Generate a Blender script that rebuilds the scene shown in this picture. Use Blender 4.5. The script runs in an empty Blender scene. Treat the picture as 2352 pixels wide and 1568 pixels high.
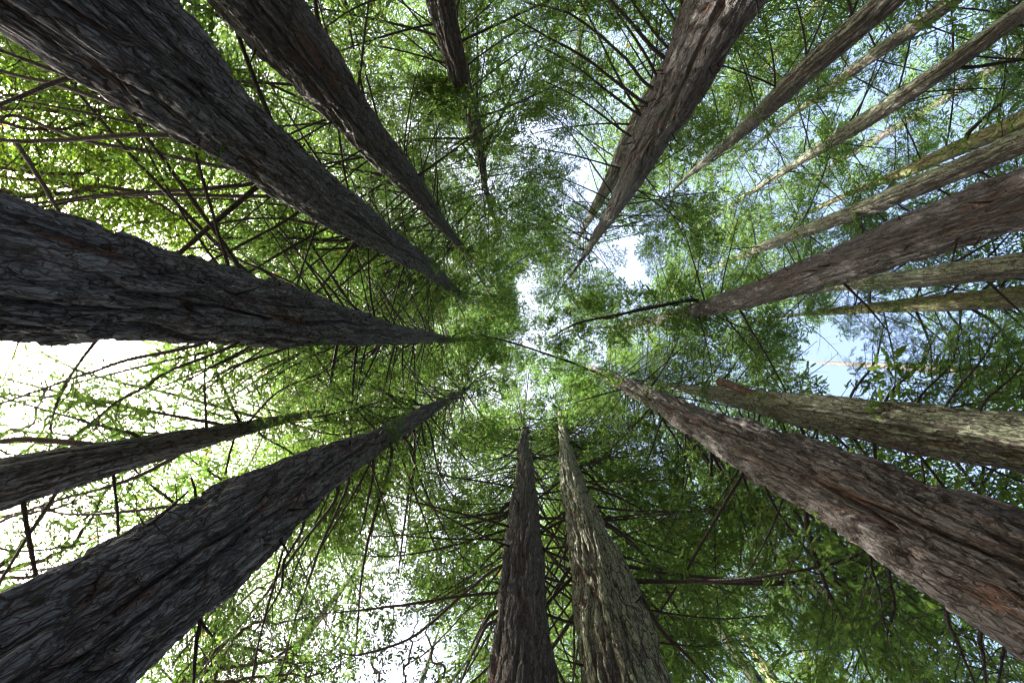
import bpy, math, random
import numpy as np
from mathutils import Vector, Matrix, Quaternion

# ------------------------------------------------------------------ camera, sky, sun, exposure
scene = bpy.context.scene
COL = scene.collection
CAM = Vector((0.0, 0.0, 1.5))
F = 1045.0                      # focal length in units of a 2352 px wide frame (16 mm on 36 mm)
CX, CY = 1176.0, 784.0          # frame centre in those units
ZX, ZY = 1218.0, 797.0          # where the trunks converge (straight up)
cam_data = bpy.data.cameras.new("camera")
cam_data.sensor_width = 36.0
cam_data.lens = 16.0
cam_data.clip_start = 0.05
cam_data.clip_end = 2000.0
cam = bpy.data.objects.new("camera", cam_data)
COL.objects.link(cam)
R0 = Matrix(((-1, 0, 0), (0, 1, 0), (0, 0, -1)))       # looks up, image top towards +Y
zen = R0 @ Vector((ZX - CX, -(ZY - CY), -F)).normalized()
RC = zen.rotation_difference(Vector((0, 0, 1))).to_matrix() @ R0
cam.matrix_world = Matrix.Translation(CAM) @ RC.to_4x4()
scene.camera = cam

SUN_EL, SUN_PX = 40.0, (0.0, 850.0)
world = bpy.data.worlds.new("World")
scene.world = world
world.use_nodes = True
wn = world.node_tree
bg = wn.nodes["Background"]
sky = wn.nodes.new("ShaderNodeTexSky")
sky.sky_type = 'NISHITA'
sky.sun_disc = False
sky.sun_elevation = math.radians(SUN_EL)
sky.altitude = 0
sky.air_density = 0.8
sky.dust_density = 6.0
sky.ozone_density = 0.4
wn.links.new(sky.outputs[0], bg.inputs[0])
bg.inputs[1].default_value = 0.15
sd = RC @ Vector((SUN_PX[0] - CX, -(SUN_PX[1] - CY), -F))
saz = math.atan2(sd.y, sd.x)
sky.sun_rotation = math.pi / 2 - saz                    # measured clockwise from +Y
sun_dir = Vector((math.cos(saz) * math.cos(math.radians(SUN_EL)),
                  math.sin(saz) * math.cos(math.radians(SUN_EL)), math.sin(math.radians(SUN_EL))))
sun_data = bpy.data.lights.new("sun", 'SUN')
sun_data.energy = 4.2
sun_data.angle = math.radians(0.6)
sun_data.color = (1.0, 0.94, 0.82)
sun = bpy.data.objects.new("sun", sun_data)
sun.rotation_euler = sun_dir.to_track_quat('Z', 'Y').to_euler()
COL.objects.link(sun)
scene.view_settings.view_transform = 'Standard'
scene.view_settings.look = 'None'
scene.view_settings.gamma = 1.0
scene.view_settings.use_curve_mapping = False
scene.view_settings.exposure = 2.7
scene.cycles.use_denoising = True
scene.cycles.filter_width = 1.15
scene.cycles.max_bounces = 6
scene.cycles.diffuse_bounces = 3
scene.cycles.glossy_bounces = 2
scene.cycles.transmission_bounces = 4
scene.cycles.sample_clamp_indirect = 6.0

# ------------------------------------------------------------------ projection helpers
RCI = RC.inverted()
def ray(x, y):
    return (RC @ Vector((x - CX, -(y - CY), -F))).normalized()
def at_d(x, y, D):               # the point seen at x, y that stands D metres away on the ground plan
    d = ray(x, y)
    return CAM + d * (D / math.hypot(d.x, d.y))
def at_h(x, y, h):               # the point seen at x, y that is h metres above the camera
    d = ray(x, y)
    return CAM + d * (h / d.z)
def proj(p):
    q = RCI @ (Vector(p) - CAM)
    if q.z > -0.05:
        return None
    return (CX + F * q.x / -q.z, CY - F * q.y / -q.z, -q.z)

# ------------------------------------------------------------------ numpy noise
nrng = np.random.RandomState(7)
LAT = nrng.rand(64, 64, 64).astype(np.float32)
def vnoise(x, y, z):
    xi = np.floor(x).astype(int); yi = np.floor(y).astype(int); zi = np.floor(z).astype(int)
    fx = x - xi; fy = y - yi; fz = z - zi
    fx = fx * fx * (3 - 2 * fx); fy = fy * fy * (3 - 2 * fy); fz = fz * fz * (3 - 2 * fz)
    x0 = xi & 63; x1 = (xi + 1) & 63; y0 = yi & 63; y1 = (yi + 1) & 63; z0 = zi & 63; z1 = (zi + 1) & 63
    a = LAT[x0, y0, z0] * (1 - fx) + LAT[x1, y0, z0] * fx
    b = LAT[x0, y1, z0] * (1 - fx) + LAT[x1, y1, z0] * fx
    c = LAT[x0, y0, z1] * (1 - fx) + LAT[x1, y0, z1] * fx
    d = LAT[x0, y1, z1] * (1 - fx) + LAT[x1, y1, z1] * fx
    return (a * (1 - fy) + b * fy) * (1 - fz) + (c * (1 - fy) + d * fy) * fz
def sstep(a, b, x):
    t = np.clip((x - a) / (b - a), 0, 1)
    return t * t * (3 - 2 * t)

# ------------------------------------------------------------------ materials
def new_mat(name):
    m = bpy.data.materials.new(name)
    m.use_nodes = True
    nt = m.node_tree
    nt.nodes.clear()
    out = nt.nodes.new("ShaderNodeOutputMaterial")
    return m, nt, out
def N(nt, kind, **kw):
    n = nt.nodes.new(kind)
    for k, v in kw.items():
        setattr(n, k, v)
    return n
def ramp(nt, src, stops):
    r = nt.nodes.new("ShaderNodeValToRGB")
    el = r.color_ramp.elements
    while len(el) < len(stops):
        el.new(0.5)
    for e, (p, c) in zip(el, stops):
        e.position = p
        e.color = (c, c, c, 1) if isinstance(c, (int, float)) else (*c, 1)
    nt.links.new(src, r.inputs[0])
    return r.outputs[0]
def mixc(nt, fac, a, b):
    n = nt.nodes.new("ShaderNodeMix")
    n.data_type = 'RGBA'
    for s, v in ((n.inputs[0], fac), (n.inputs[6], a), (n.inputs[7], b)):
        if isinstance(v, (int, float)):
            s.default_value = v
        elif isinstance(v, tuple):
            s.default_value = (*v, 1)
        else:
            nt.links.new(v, s)
    return n.outputs[2]
def noise_tex(nt, vec, scale, detail=4, rough=0.6):
    n = nt.nodes.new("ShaderNodeTexNoise")
    n.inputs['Scale'].default_value = scale
    n.inputs['Detail'].default_value = detail
    n.inputs['Roughness'].default_value = rough
    nt.links.new(vec, n.inputs['Vector'])
    return n.outputs['Fac']
def mapping(nt, vec, sc):
    n = nt.nodes.new("ShaderNodeMapping")
    n.inputs['Scale'].default_value = sc
    nt.links.new(vec, n.inputs['Vector'])
    return n.outputs[0]
def math_n(nt, op, a, b):
    n = nt.nodes.new("ShaderNodeMath")
    n.operation = op
    for s, v in ((n.inputs[0], a), (n.inputs[1], b)):
        if isinstance(v, (int, float)):
            s.default_value = v
        else:
            nt.links.new(v, s)
    return n.outputs[0]

def bark_mat(name, grey, brown, red, lichen_amt, lichen_col=(0.30, 0.34, 0.17), side=0.0, inner=(0.06, 0.034, 0.024), rust=0.0):
    m, nt, out = new_mat(name)
    b = N(nt, "ShaderNodeBsdfPrincipled")
    b.inputs['Roughness'].default_value = 0.7
    b.inputs['Specular IOR Level'].default_value = 0.4
    tc = N(nt, "ShaderNodeTexCoord")
    vec = tc.outputs['Object']
    # ragged flakes: the coordinates are pushed about before they are cut into cells
    wn_ = N(nt, "ShaderNodeTexNoise")
    wn_.inputs['Scale'].default_value = 7.0
    wn_.inputs['Detail'].default_value = 4
    nt.links.new(mapping(nt, vec, (1, 1, 0.4)), wn_.inputs['Vector'])
    wv = N(nt, "ShaderNodeVectorMath", operation='MULTIPLY_ADD')
    nt.links.new(wn_.outputs['Color'], wv.inputs[0])
    wv.inputs[1].default_value = (0.14, 0.14, 0.9)
    nt.links.new(vec, wv.inputs[2])
    str1 = mapping(nt, vec, (1, 1, 0.16))
    str2 = mapping(nt, vec, (1, 1, 0.25))
    def cells(sc, zs):
        v = N(nt, "ShaderNodeTexVoronoi", feature='DISTANCE_TO_EDGE')
        v.inputs['Scale'].default_value = sc
        nt.links.new(mapping(nt, wv.outputs[0], (1, 1, zs)), v.inputs['Vector'])
        return v.outputs['Distance']
    v1 = cells(8.0, 0.13)
    v2 = cells(24.0, 0.16)
    gro = N(nt, "ShaderNodeAttribute", attribute_name="groove").outputs['Fac']
    big = noise_tex(nt, str1, 2.2, 4)
    fine = noise_tex(nt, str2, 24, 5, 0.75)
    fibre = noise_tex(nt, mapping(nt, wv.outputs[0], (1, 1, 0.06)), 45, 4, 0.7)
    patch = noise_tex(nt, str1, 5.0, 5, 0.65)
    c = mixc(nt, ramp(nt, math_n(nt, 'ADD', math_n(nt, 'MULTIPLY', fine, 0.6), math_n(nt, 'MULTIPLY', fibre, 0.4)), [(0.38, 0.0), (0.62, 1.0)]), brown, grey)
    redmask = math_n(nt, 'MULTIPLY', ramp(nt, gro, [(0.1, 1.0), (0.6, 0.0)]),
                     ramp(nt, big, [(0.45 - rust, 0.0), (0.6 - rust, 1.0)]))
    c = mixc(nt, redmask, c, red)
    redp = math_n(nt, 'MULTIPLY', ramp(nt, patch, [(0.58 - rust, 0.0), (0.66 - rust, 0.9)]), ramp(nt, gro, [(0.3, 1.0), (0.9, 0.15)]))
    c = mixc(nt, redp, c, red)
    if lichen_amt > 0:
        l1 = noise_tex(nt, mapping(nt, vec, (1, 1, 0.5)), 10.0, 8, 0.8)
        l2 = noise_tex(nt, mapping(nt, vec, (1, 1, 0.3)), 1.3, 3)
        geo = N(nt, "ShaderNodeNewGeometry").outputs['Normal']
        sep = N(nt, "ShaderNodeSeparateXYZ")
        nt.links.new(geo, sep.inputs[0])
        fl = math_n(nt, 'ADD', math_n(nt, 'MULTIPLY', sep.outputs[0], side * 0.35), math_n(nt, 'MULTIPLY', sep.outputs[1], side * 0.94))
        northing = math_n(nt, 'MAXIMUM', math_n(nt, 'MINIMUM', fl, 0.15), -0.07)
        z = N(nt, "ShaderNodeSeparateXYZ")
        nt.links.new(vec, z.inputs[0])
        hz = N(nt, "ShaderNodeMapRange")
        hz.inputs['From Min'].default_value = 3.0
        hz.inputs['From Max'].default_value = 20.0
        hz.inputs['To Min'].default_value = -0.10
        hz.inputs['To Max'].default_value = 0.08
        nt.links.new(z.outputs[2], hz.inputs['Value'])
        s = math_n(nt, 'ADD', math_n(nt, 'MULTIPLY', l1, 0.9), math_n(nt, 'MULTIPLY', l2, 0.4))
        s = math_n(nt, 'ADD', s, math_n(nt, 'ADD', northing, hz.outputs[0]))
        s = math_n(nt, 'MULTIPLY', s, math_n(nt, 'ADD', 0.75, math_n(nt, 'MULTIPLY', gro, 0.25)))
        th = 0.86 - lichen_amt * 0.35
        lm = ramp(nt, s, [(th, 0.0), (th + 0.09, 0.9)])
        lc = mixc(nt, fine, tuple(v * 0.7 for v in lichen_col), tuple(v * 1.5 for v in lichen_col))
        c = mixc(nt, lm, c, lc)
    crack = math_n(nt, 'MULTIPLY', ramp(nt, v1, [(0.015, 0.0), (0.07, 1.0)]), ramp(nt, v2, [(0.02, 0.25), (0.10, 1.0)]))
    c = mixc(nt, crack, inner, c)  # dark inner-bark tone, which also paints the cracks' occlusion into the colour
    nt.links.new(c, b.inputs['Base Color'])
    bump = N(nt, "ShaderNodeBump")
    bump.inputs['Strength'].default_value = 1.0
    bump.inputs['Distance'].default_value = 0.035
    hsum = math_n(nt, 'ADD', math_n(nt, 'MULTIPLY', fine, 0.9), math_n(nt, 'MULTIPLY', noise_tex(nt, str2, 70, 3, 0.7), 0.3))
    hsum = math_n(nt, 'ADD', hsum, math_n(nt, 'ADD', math_n(nt, 'MULTIPLY', crack, 0.8), math_n(nt, 'MULTIPLY', fibre, 0.9)))
    nt.links.new(hsum, bump.inputs['Height'])
    nt.links.new(bump.outputs[0], b.inputs['Normal'])
    nt.links.new(b.outputs[0], out.inputs[0])
    return m

def leaf_mat(name, c0, c1, transl, gloss=0.25):
    m, nt, out = new_mat(name)
    oi = N(nt, "ShaderNodeObjectInfo")
    at = N(nt, "ShaderNodeAttribute", attribute_name="tint")
    f = math_n(nt, 'ADD', math_n(nt, 'MULTIPLY', at.outputs['Fac'], 0.6), math_n(nt, 'MULTIPLY', oi.outputs['Random'], 0.4))
    col = mixc(nt, f, c0, c1)
    dead = ramp(nt, at.outputs['Fac'], [(0.998, 0.0), (0.999, 1.0)])
    col = mixc(nt, dead, col, (0.20, 0.075, 0.02))
    d = N(nt, "ShaderNodeBsdfDiffuse")
    nt.links.new(col, d.inputs['Color'])
    t = N(nt, "ShaderNodeBsdfTranslucent")
    tcol = N(nt, "ShaderNodeMix", data_type='RGBA', blend_type='MULTIPLY')
    tcol.inputs[0].default_value = 1.0
    nt.links.new(col, tcol.inputs[6])
    tcol.inputs[7].default_value = (*transl, 1)
    tcol.clamp_result = False
    nt.links.new(tcol.outputs[2], t.inputs[0])
    mx = N(nt, "ShaderNodeMixShader")
    mx.inputs[0].default_value = 0.55
    nt.links.new(d.outputs[0], mx.inputs[1])
    nt.links.new(t.outputs[0], mx.inputs[2])
    nt.links.new(mx.outputs[0], out.inputs[0])
    return m

M = {}
M['bark_dark'] = bark_mat('bark_dark', (0.235, 0.245, 0.262), (0.086, 0.085, 0.088), (0.15, 0.065, 0.037), 0.10, inner=(0.035, 0.025, 0.021))
M['bark_grey'] = bark_mat('bark_grey', (0.16, 0.156, 0.156), (0.072, 0.067, 0.065), (0.17, 0.078, 0.045), 0.27, inner=(0.036, 0.027, 0.022))
M['bark_lichen'] = bark_mat('bark_lichen', (0.165, 0.152, 0.14), (0.08, 0.068, 0.06), (0.19, 0.08, 0.042), 0.68, (0.26, 0.30, 0.19), side=0.5, inner=(0.04, 0.028, 0.02))
M['bark_mossy'] = bark_mat('bark_mossy', (0.22, 0.21, 0.18), (0.12, 0.11, 0.09), (0.18, 0.10, 0.06), 0.85, (0.24, 0.27, 0.09), side=0.12)
M['bark_rusty'] = bark_mat('bark_rusty', (0.18, 0.173, 0.17), (0.08, 0.07, 0.065), (0.24, 0.092, 0.042), 0.2, inner=(0.038, 0.027, 0.021), rust=0.04)
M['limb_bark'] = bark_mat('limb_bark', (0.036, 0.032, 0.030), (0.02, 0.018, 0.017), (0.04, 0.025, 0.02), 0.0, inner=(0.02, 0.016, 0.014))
M['moss_bark'] = bark_mat('moss_bark', (0.11, 0.10, 0.08), (0.07, 0.06, 0.05), (0.09, 0.06, 0.04), 1.0, (0.17, 0.20, 0.05))
M['redwood_leaf'] = leaf_mat('redwood_leaf', (0.026, 0.060, 0.019), (0.072, 0.108, 0.028), (2.7, 2.8, 1.9))
M['silhouette_leaf'] = leaf_mat('silhouette_leaf', (0.022, 0.046, 0.014), (0.052, 0.078, 0.02), (1.5, 1.7, 1.2))  # colour and translucency darkened so these leaves read as backlit silhouettes
M['broad_leaf'] = leaf_mat('broad_leaf', (0.048, 0.098, 0.018), (0.10, 0.146, 0.026), (2.9, 3.0, 1.7))

# ------------------------------------------------------------------ mesh helpers
def mesh_np(name, V, quads=None, tris=None, mat=None, attrs=None, smooth=False):
    me = bpy.data.meshes.new(name)
    V = np.asarray(V, np.float32)
    nq = 0 if quads is None else len(quads)
    ntr = 0 if tris is None else len(tris)
    loops = []
    if nq: loops.append(np.asarray(quads, np.int32).ravel())
    if ntr: loops.append(np.asarray(tris, np.int32).ravel())
    loops = np.concatenate(loops)
    me.vertices.add(len(V)); me.vertices.foreach_set('co', V.ravel())
    me.loops.add(len(loops)); me.loops.foreach_set('vertex_index', loops)
    me.polygons.add(nq + ntr)
    st = np.concatenate([np.arange(nq) * 4, nq * 4 + np.arange(ntr) * 3]).astype(np.int32)
    me.polygons.foreach_set('loop_start', st)
    if smooth:
        me.polygons.foreach_set('use_smooth', np.ones(nq + ntr, bool))
    me.update(calc_edges=True)
    if attrs:
        for k, v in attrs.items():
            a = me.attributes.new(k, 'FLOAT', 'POINT')
            a.data.foreach_set('value', np.asarray(v, np.float32))
    if mat: me.materials.append(mat)
    return me
def link(name, data, parent=None):
    o = bpy.data.objects.new(name, data)
    COL.objects.link(o)
    if parent is not None: o.parent = parent
    return o
def tag(o, label, cat, group=None):
    o['label'] = label; o['category'] = cat
    if group: o['group'] = group

class Tubes:
    def __init__(s): s.V = []; s.Q = []; s.n = 0
    def add(s, P, R, k=5):
        P = np.asarray(P, float); n = len(P)
        T = np.gradient(P, axis=0)
        T /= np.linalg.norm(T, axis=1)[:, None] + 1e-9
        ref = np.array([0, 0, 1.0]) if abs(T[0, 2]) < 0.9 else np.array([1.0, 0, 0])
        A = np.cross(T, ref); A /= np.linalg.norm(A, axis=1)[:, None] + 1e-9
        B = np.cross(T, A)
        th = np.linspace(0, 2 * math.pi, k, endpoint=False)
        ring = (A[:, None, :] * np.cos(th)[None, :, None] + B[:, None, :] * np.sin(th)[None, :, None])
        W = P[:, None, :] + ring * np.asarray(R, float)[:, None, None]
        s.V.append(W.reshape(-1, 3))
        i = np.arange(n - 1)[:, None] * k; j = np.arange(k)[None, :]; j2 = (j + 1) % k
        q = np.stack([i + j, i + j2, i + k + j2, i + k + j], -1).reshape(-1, 4) + s.n
        s.Q.append(q); s.n += n * k
    def mesh(s, name, mat):
        V = np.concatenate(s.V)
        return mesh_np(name, V, quads=np.concatenate(s.Q), mat=mat, smooth=True)

# leaf templates (x along the sprig, y across), as triangles
def needle_sprig():
    T = []
    for i in range(5):
        x = 0.04 + i * 0.17
        l = [0.20, 0.27, 0.28, 0.24, 0.17][i]
        for sgn in (1, -1):
            xs = x + (0.06 if sgn < 0 else 0)
            T.append([(xs, 0, 0), (xs + 0.115, 0, 0), (xs + 0.16, sgn * l, -0.03)])
    T.append([(0.84, -0.045, 0), (0.84, 0.045, 0), (1.08, 0, -0.02)])
    return np.array(T, float)
def broad_leaf():
    o = [(0, 0, 0), (0.28, 0.20, 0.03), (0.62, 0.19, 0.02), (1, 0, -0.08), (0.62, -0.19, 0.02), (0.28, -0.20, 0.03)]
    c = (0.5, 0, -0.03)
    return np.array([[c, o[i], o[(i + 1) % 6]] for i in range(6)], float)
def flat_spray():
    o = [(0, 0, 0), (0.18, 0.13, 0), (0.30, 0.08, -0.01), (0.46, 0.18, -0.02), (0.56, 0.09, -0.01), (0.74, 0.14, -0.03), (1, 0, -0.05)]
    o = o + [(x - 0.05, -y * 0.9, z) for x, y, z in o[-2:0:-1]]
    return np.array([[(0.45, 0, 0.01), o[i], o[(i + 1) % len(o)]] for i in range(len(o))], float)
T_NEEDLE, T_BROAD, T_SPRAY = needle_sprig(), broad_leaf(), flat_spray()

def foliage_mesh(name, P, Dr, S, mat, template, rng, tilt=0.45):
    P = np.asarray(P, float); Dr = np.asarray(Dr, float); S = np.asarray(S, float)
    n = len(P)
    Dr /= np.linalg.norm(Dr, axis=1)[:, None] + 1e-9
    up = np.array([0, 0, 1.0])[None, :] + rng.normal(0, tilt, (n, 3))
    Y = np.cross(up, Dr); Y /= np.linalg.norm(Y, axis=1)[:, None] + 1e-9
    Z = np.cross(Dr, Y)
    t = template.reshape(-1, 3)
    V = P[:, None, :] + S[:, None, None] * (t[None, :, 0:1] * Dr[:, None, :] + t[None, :, 1:2] * Y[:, None, :] + t[None, :, 2:3] * Z[:, None, :])
    k = len(t)
    tint = np.repeat(rng.rand(n), k)
    V = V.reshape(-1, 3)
    return mesh_np(name, V, tris=np.arange(len(V)).reshape(-1, 3), mat=mat, attrs={'tint': tint})

def curve_pts(P, n):
    """Catmull-Rom through control points, n samples."""
    P = np.asarray(P, float)
    Q = np.vstack([2 * P[0] - P[1], P, 2 * P[-1] - P[-2]])
    m = len(P) - 1
    t = np.linspace(0, m - 1e-6, n); i = t.astype(int); f = (t - i)[:, None]
    a, b, c, d = Q[i], Q[i + 1], Q[i + 2], Q[i + 3]
    return 0.5 * (2 * b + (c - a) * f + (2 * a - 5 * b + 4 * c - d) * f ** 2 + (3 * b - a - 3 * c + d) * f ** 3)

class Bough:
    """Collects limbs (wood and leaf sprigs), then builds one wood mesh and one foliage mesh."""
    def __init__(s): s.tb = Tubes(); s.LP = []; s.LD = []; s.LS = []
    def limb(s, ctrl, r0, rng, leaf_from=0.4, n2=22, l2=0.9, n3=6, nsp=6, sprig=0.13, droop=0.25, r1=0.006, sides=7, nseg=18, taper=0.8, wobble=1.0, twig=1.0):
        P = curve_pts(ctrl, nseg)
        L = np.linalg.norm(np.diff(P, axis=0), axis=1).sum()
        wob = rng.normal(0, 0.006 * L * wobble, P.shape); wob[0] = 0
        P = P + np.cumsum(wob, axis=0) * 0.35
        t = np.linspace(0, 1, len(P))
        s.tb.add(P, (r0 * (1 - t) ** taper + r1) * (1 + rng.normal(0, .05, len(P))), sides)
        T = np.gradient(P, axis=0); T /= np.linalg.norm(T, axis=1)[:, None]
        for i in range(n2):
            u0 = leaf_from + (1 - leaf_from) * (i + rng.rand() * 0.8) / n2
            u0 = min(u0, 0.995)
            k = u0 * (len(P) - 1); a = int(k); f = k - a
            p = P[a] * (1 - f) + P[min(a + 1, len(P) - 1)] * f
            td = T[a]
            side = np.cross(td, [0, 0, 1.0]); side /= np.linalg.norm(side) + 1e-9
            sg = 1 if i % 2 else -1
            ang = rng.uniform(0.6, 1.15)
            dr = td * math.cos(ang) + side * sg * math.sin(ang) + np.array([0, 0, rng.normal(-0.08, 0.22)])
            dr /= np.linalg.norm(dr)
            ll = l2 * (0.45 + 0.75 * math.sin(math.pi * min(1, (u0 - leaf_from) / (1 - leaf_from) * 0.75 + 0.22))) * rng.uniform(0.6, 1.15)
            if i >= n2 - 1: dr = td; ll = l2 * 0.5
            u = np.linspace(0, 1, 5)
            C = p[None, :] + dr[None, :] * (u * ll)[:, None] + np.array([0, 0, -1.0])[None, :] * (droop * ll * u ** 2)[:, None]
            C[1:] += rng.normal(0, 0.02 * ll, (4, 3))
            s.tb.add(C, 0.009 * (1 - u * 0.75) * (0.6 + 0.5 * ll) * twig, 3)
            if n3 == 0: continue
            cd = np.gradient(C, axis=0); cd /= np.linalg.norm(cd, axis=1)[:, None]
            for j in range(n3):
                v = 0.12 + 0.88 * (j + rng.rand()) / n3
                k = v * 4; a = min(int(k), 3); f = k - a
                q = C[a] * (1 - f) + C[a + 1] * f
                s2 = np.cross(cd[a], [0, 0, 1.0]); s2 /= np.linalg.norm(s2) + 1e-9
                an = rng.uniform(0.4, 1.0)
                d3 = cd[a] * math.cos(an) + s2 * (1 if j % 2 else -1) * math.sin(an) + np.array([0, 0, rng.normal(-0.1, 0.2)])
                d3 /= np.linalg.norm(d3)
                l3 = 0.42 * l2 * rng.uniform(0.4, 1.0) * (1.15 - 0.6 * v)
                e = q + d3 * l3 + np.array([0, 0, -droop * l3 * 0.5])
                s.tb.add([q, e], [0.004, 0.002], 3)
                s3 = np.cross(d3, [0, 0, 1.0]); s3 /= np.linalg.norm(s3) + 1e-9
                for w in range(nsp):
                    x = (w + rng.rand()) / nsp
                    an = rng.uniform(0.3, 1.0)
                    s.LP.append(q + (e - q) * x)
                    s.LD.append(d3 * math.cos(an) + s3 * (1 if w % 2 else -1) * math.sin(an) + np.array([0, 0, rng.normal(-0.15, 0.25)]))
                    s.LS.append(sprig * rng.uniform(0.65, 1.35))
        return P
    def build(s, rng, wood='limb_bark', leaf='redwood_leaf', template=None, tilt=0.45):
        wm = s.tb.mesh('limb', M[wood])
        fm = foliage_mesh('foliage', s.LP, s.LD, s.LS, M[leaf], T_NEEDLE if template is None else template, rng, tilt) if s.LP else None
        return wm, fm

# ------------------------------------------------------------------ ground
def make_ground():
    n = 81
    xs = np.sinh(np.linspace(-4, 4, n)) / math.sinh(4) * 600
    X, Y = np.meshgrid(xs, xs, indexing='ij')
    Z = (vnoise(X * 0.15 + 40, Y * 0.15 + 40, X * 0) - 0.5) * 0.35 - 0.2
    V = np.stack([X, Y, Z], -1).reshape(-1, 3)
    i = np.arange(n - 1)[:, None] * n; j = np.arange(n - 1)[None, :]
    q = np.stack([i + j, i + n + j, i + n + j + 1, i + j + 1], -1).reshape(-1, 4)
    m, nt, out = new_mat('forest_floor')
    b = N(nt, "ShaderNodeBsdfPrincipled"); b.inputs['Roughness'].default_value = 0.9
    tc = N(nt, "ShaderNodeTexCoord").outputs['Object']
    c = mixc(nt, noise_tex(nt, tc, 3.0, 6), (0.07, 0.045, 0.03), (0.14, 0.10, 0.07))
    c = mixc(nt, ramp(nt, noise_tex(nt, tc, 0.3, 4), [(0.5, 0.0), (0.62, 0.8)]), c, (0.05, 0.08, 0.02))
    nt.links.new(c, b.inputs['Base Color']); nt.links.new(b.outputs[0], out.inputs[0])
    g = link('ground', mesh_np('ground', V, quads=q, mat=m, smooth=True))
    g['kind'] = 'structure'
    g['label'] = 'brown forest floor of needle litter with green patches'
make_ground()

# ------------------------------------------------------------------ trunks
# name: D, top height, bark, samples (x, y, width) in a 2352 px wide frame from the foot to the tip, label
TREES = {}
def trunk_axis(D, top, samples):
    P, R = [], []
    for (x, y, w) in samples:
        p = at_d(x, y, D)
        q = RCI @ (p - CAM)
        P.append(p); R.append(w / 2 * -q.z / F)
    P = np.array([list(p) for p in P]); R = np.array(R)
    o = np.argsort(P[:, 2]); P = P[o]; R = R[o]
    lean = (P[-1, :2] - P[0, :2]) / max(1, P[-1, 2] - P[0, 2])
    lean = lean * min(1, 0.03 / (np.linalg.norm(lean) + 1e-6))
    z0 = P[0, 2]
    pre = []; prer = []
    for z, fl in ((-0.4, 1.75), (0.25, 1.4), (1.2, 1.16)):
        if z < z0 - 0.8:
            pre.append([*(P[0, :2] - lean * (z0 - z)), z]); prer.append(R[0] * fl)
    z1 = P[-1, 2]
    post = []; postr = []
    for f in (0.4, 1.0):
        z = z1 + (top - z1) * f
        post.append([*(P[-1, :2] + lean * (z - z1)), z]); postr.append(R[-1] * (1 - f * 0.75))
    return np.vstack([np.array(pre).reshape(-1, 3), P, post]), np.concatenate([prer, R, postr])

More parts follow.
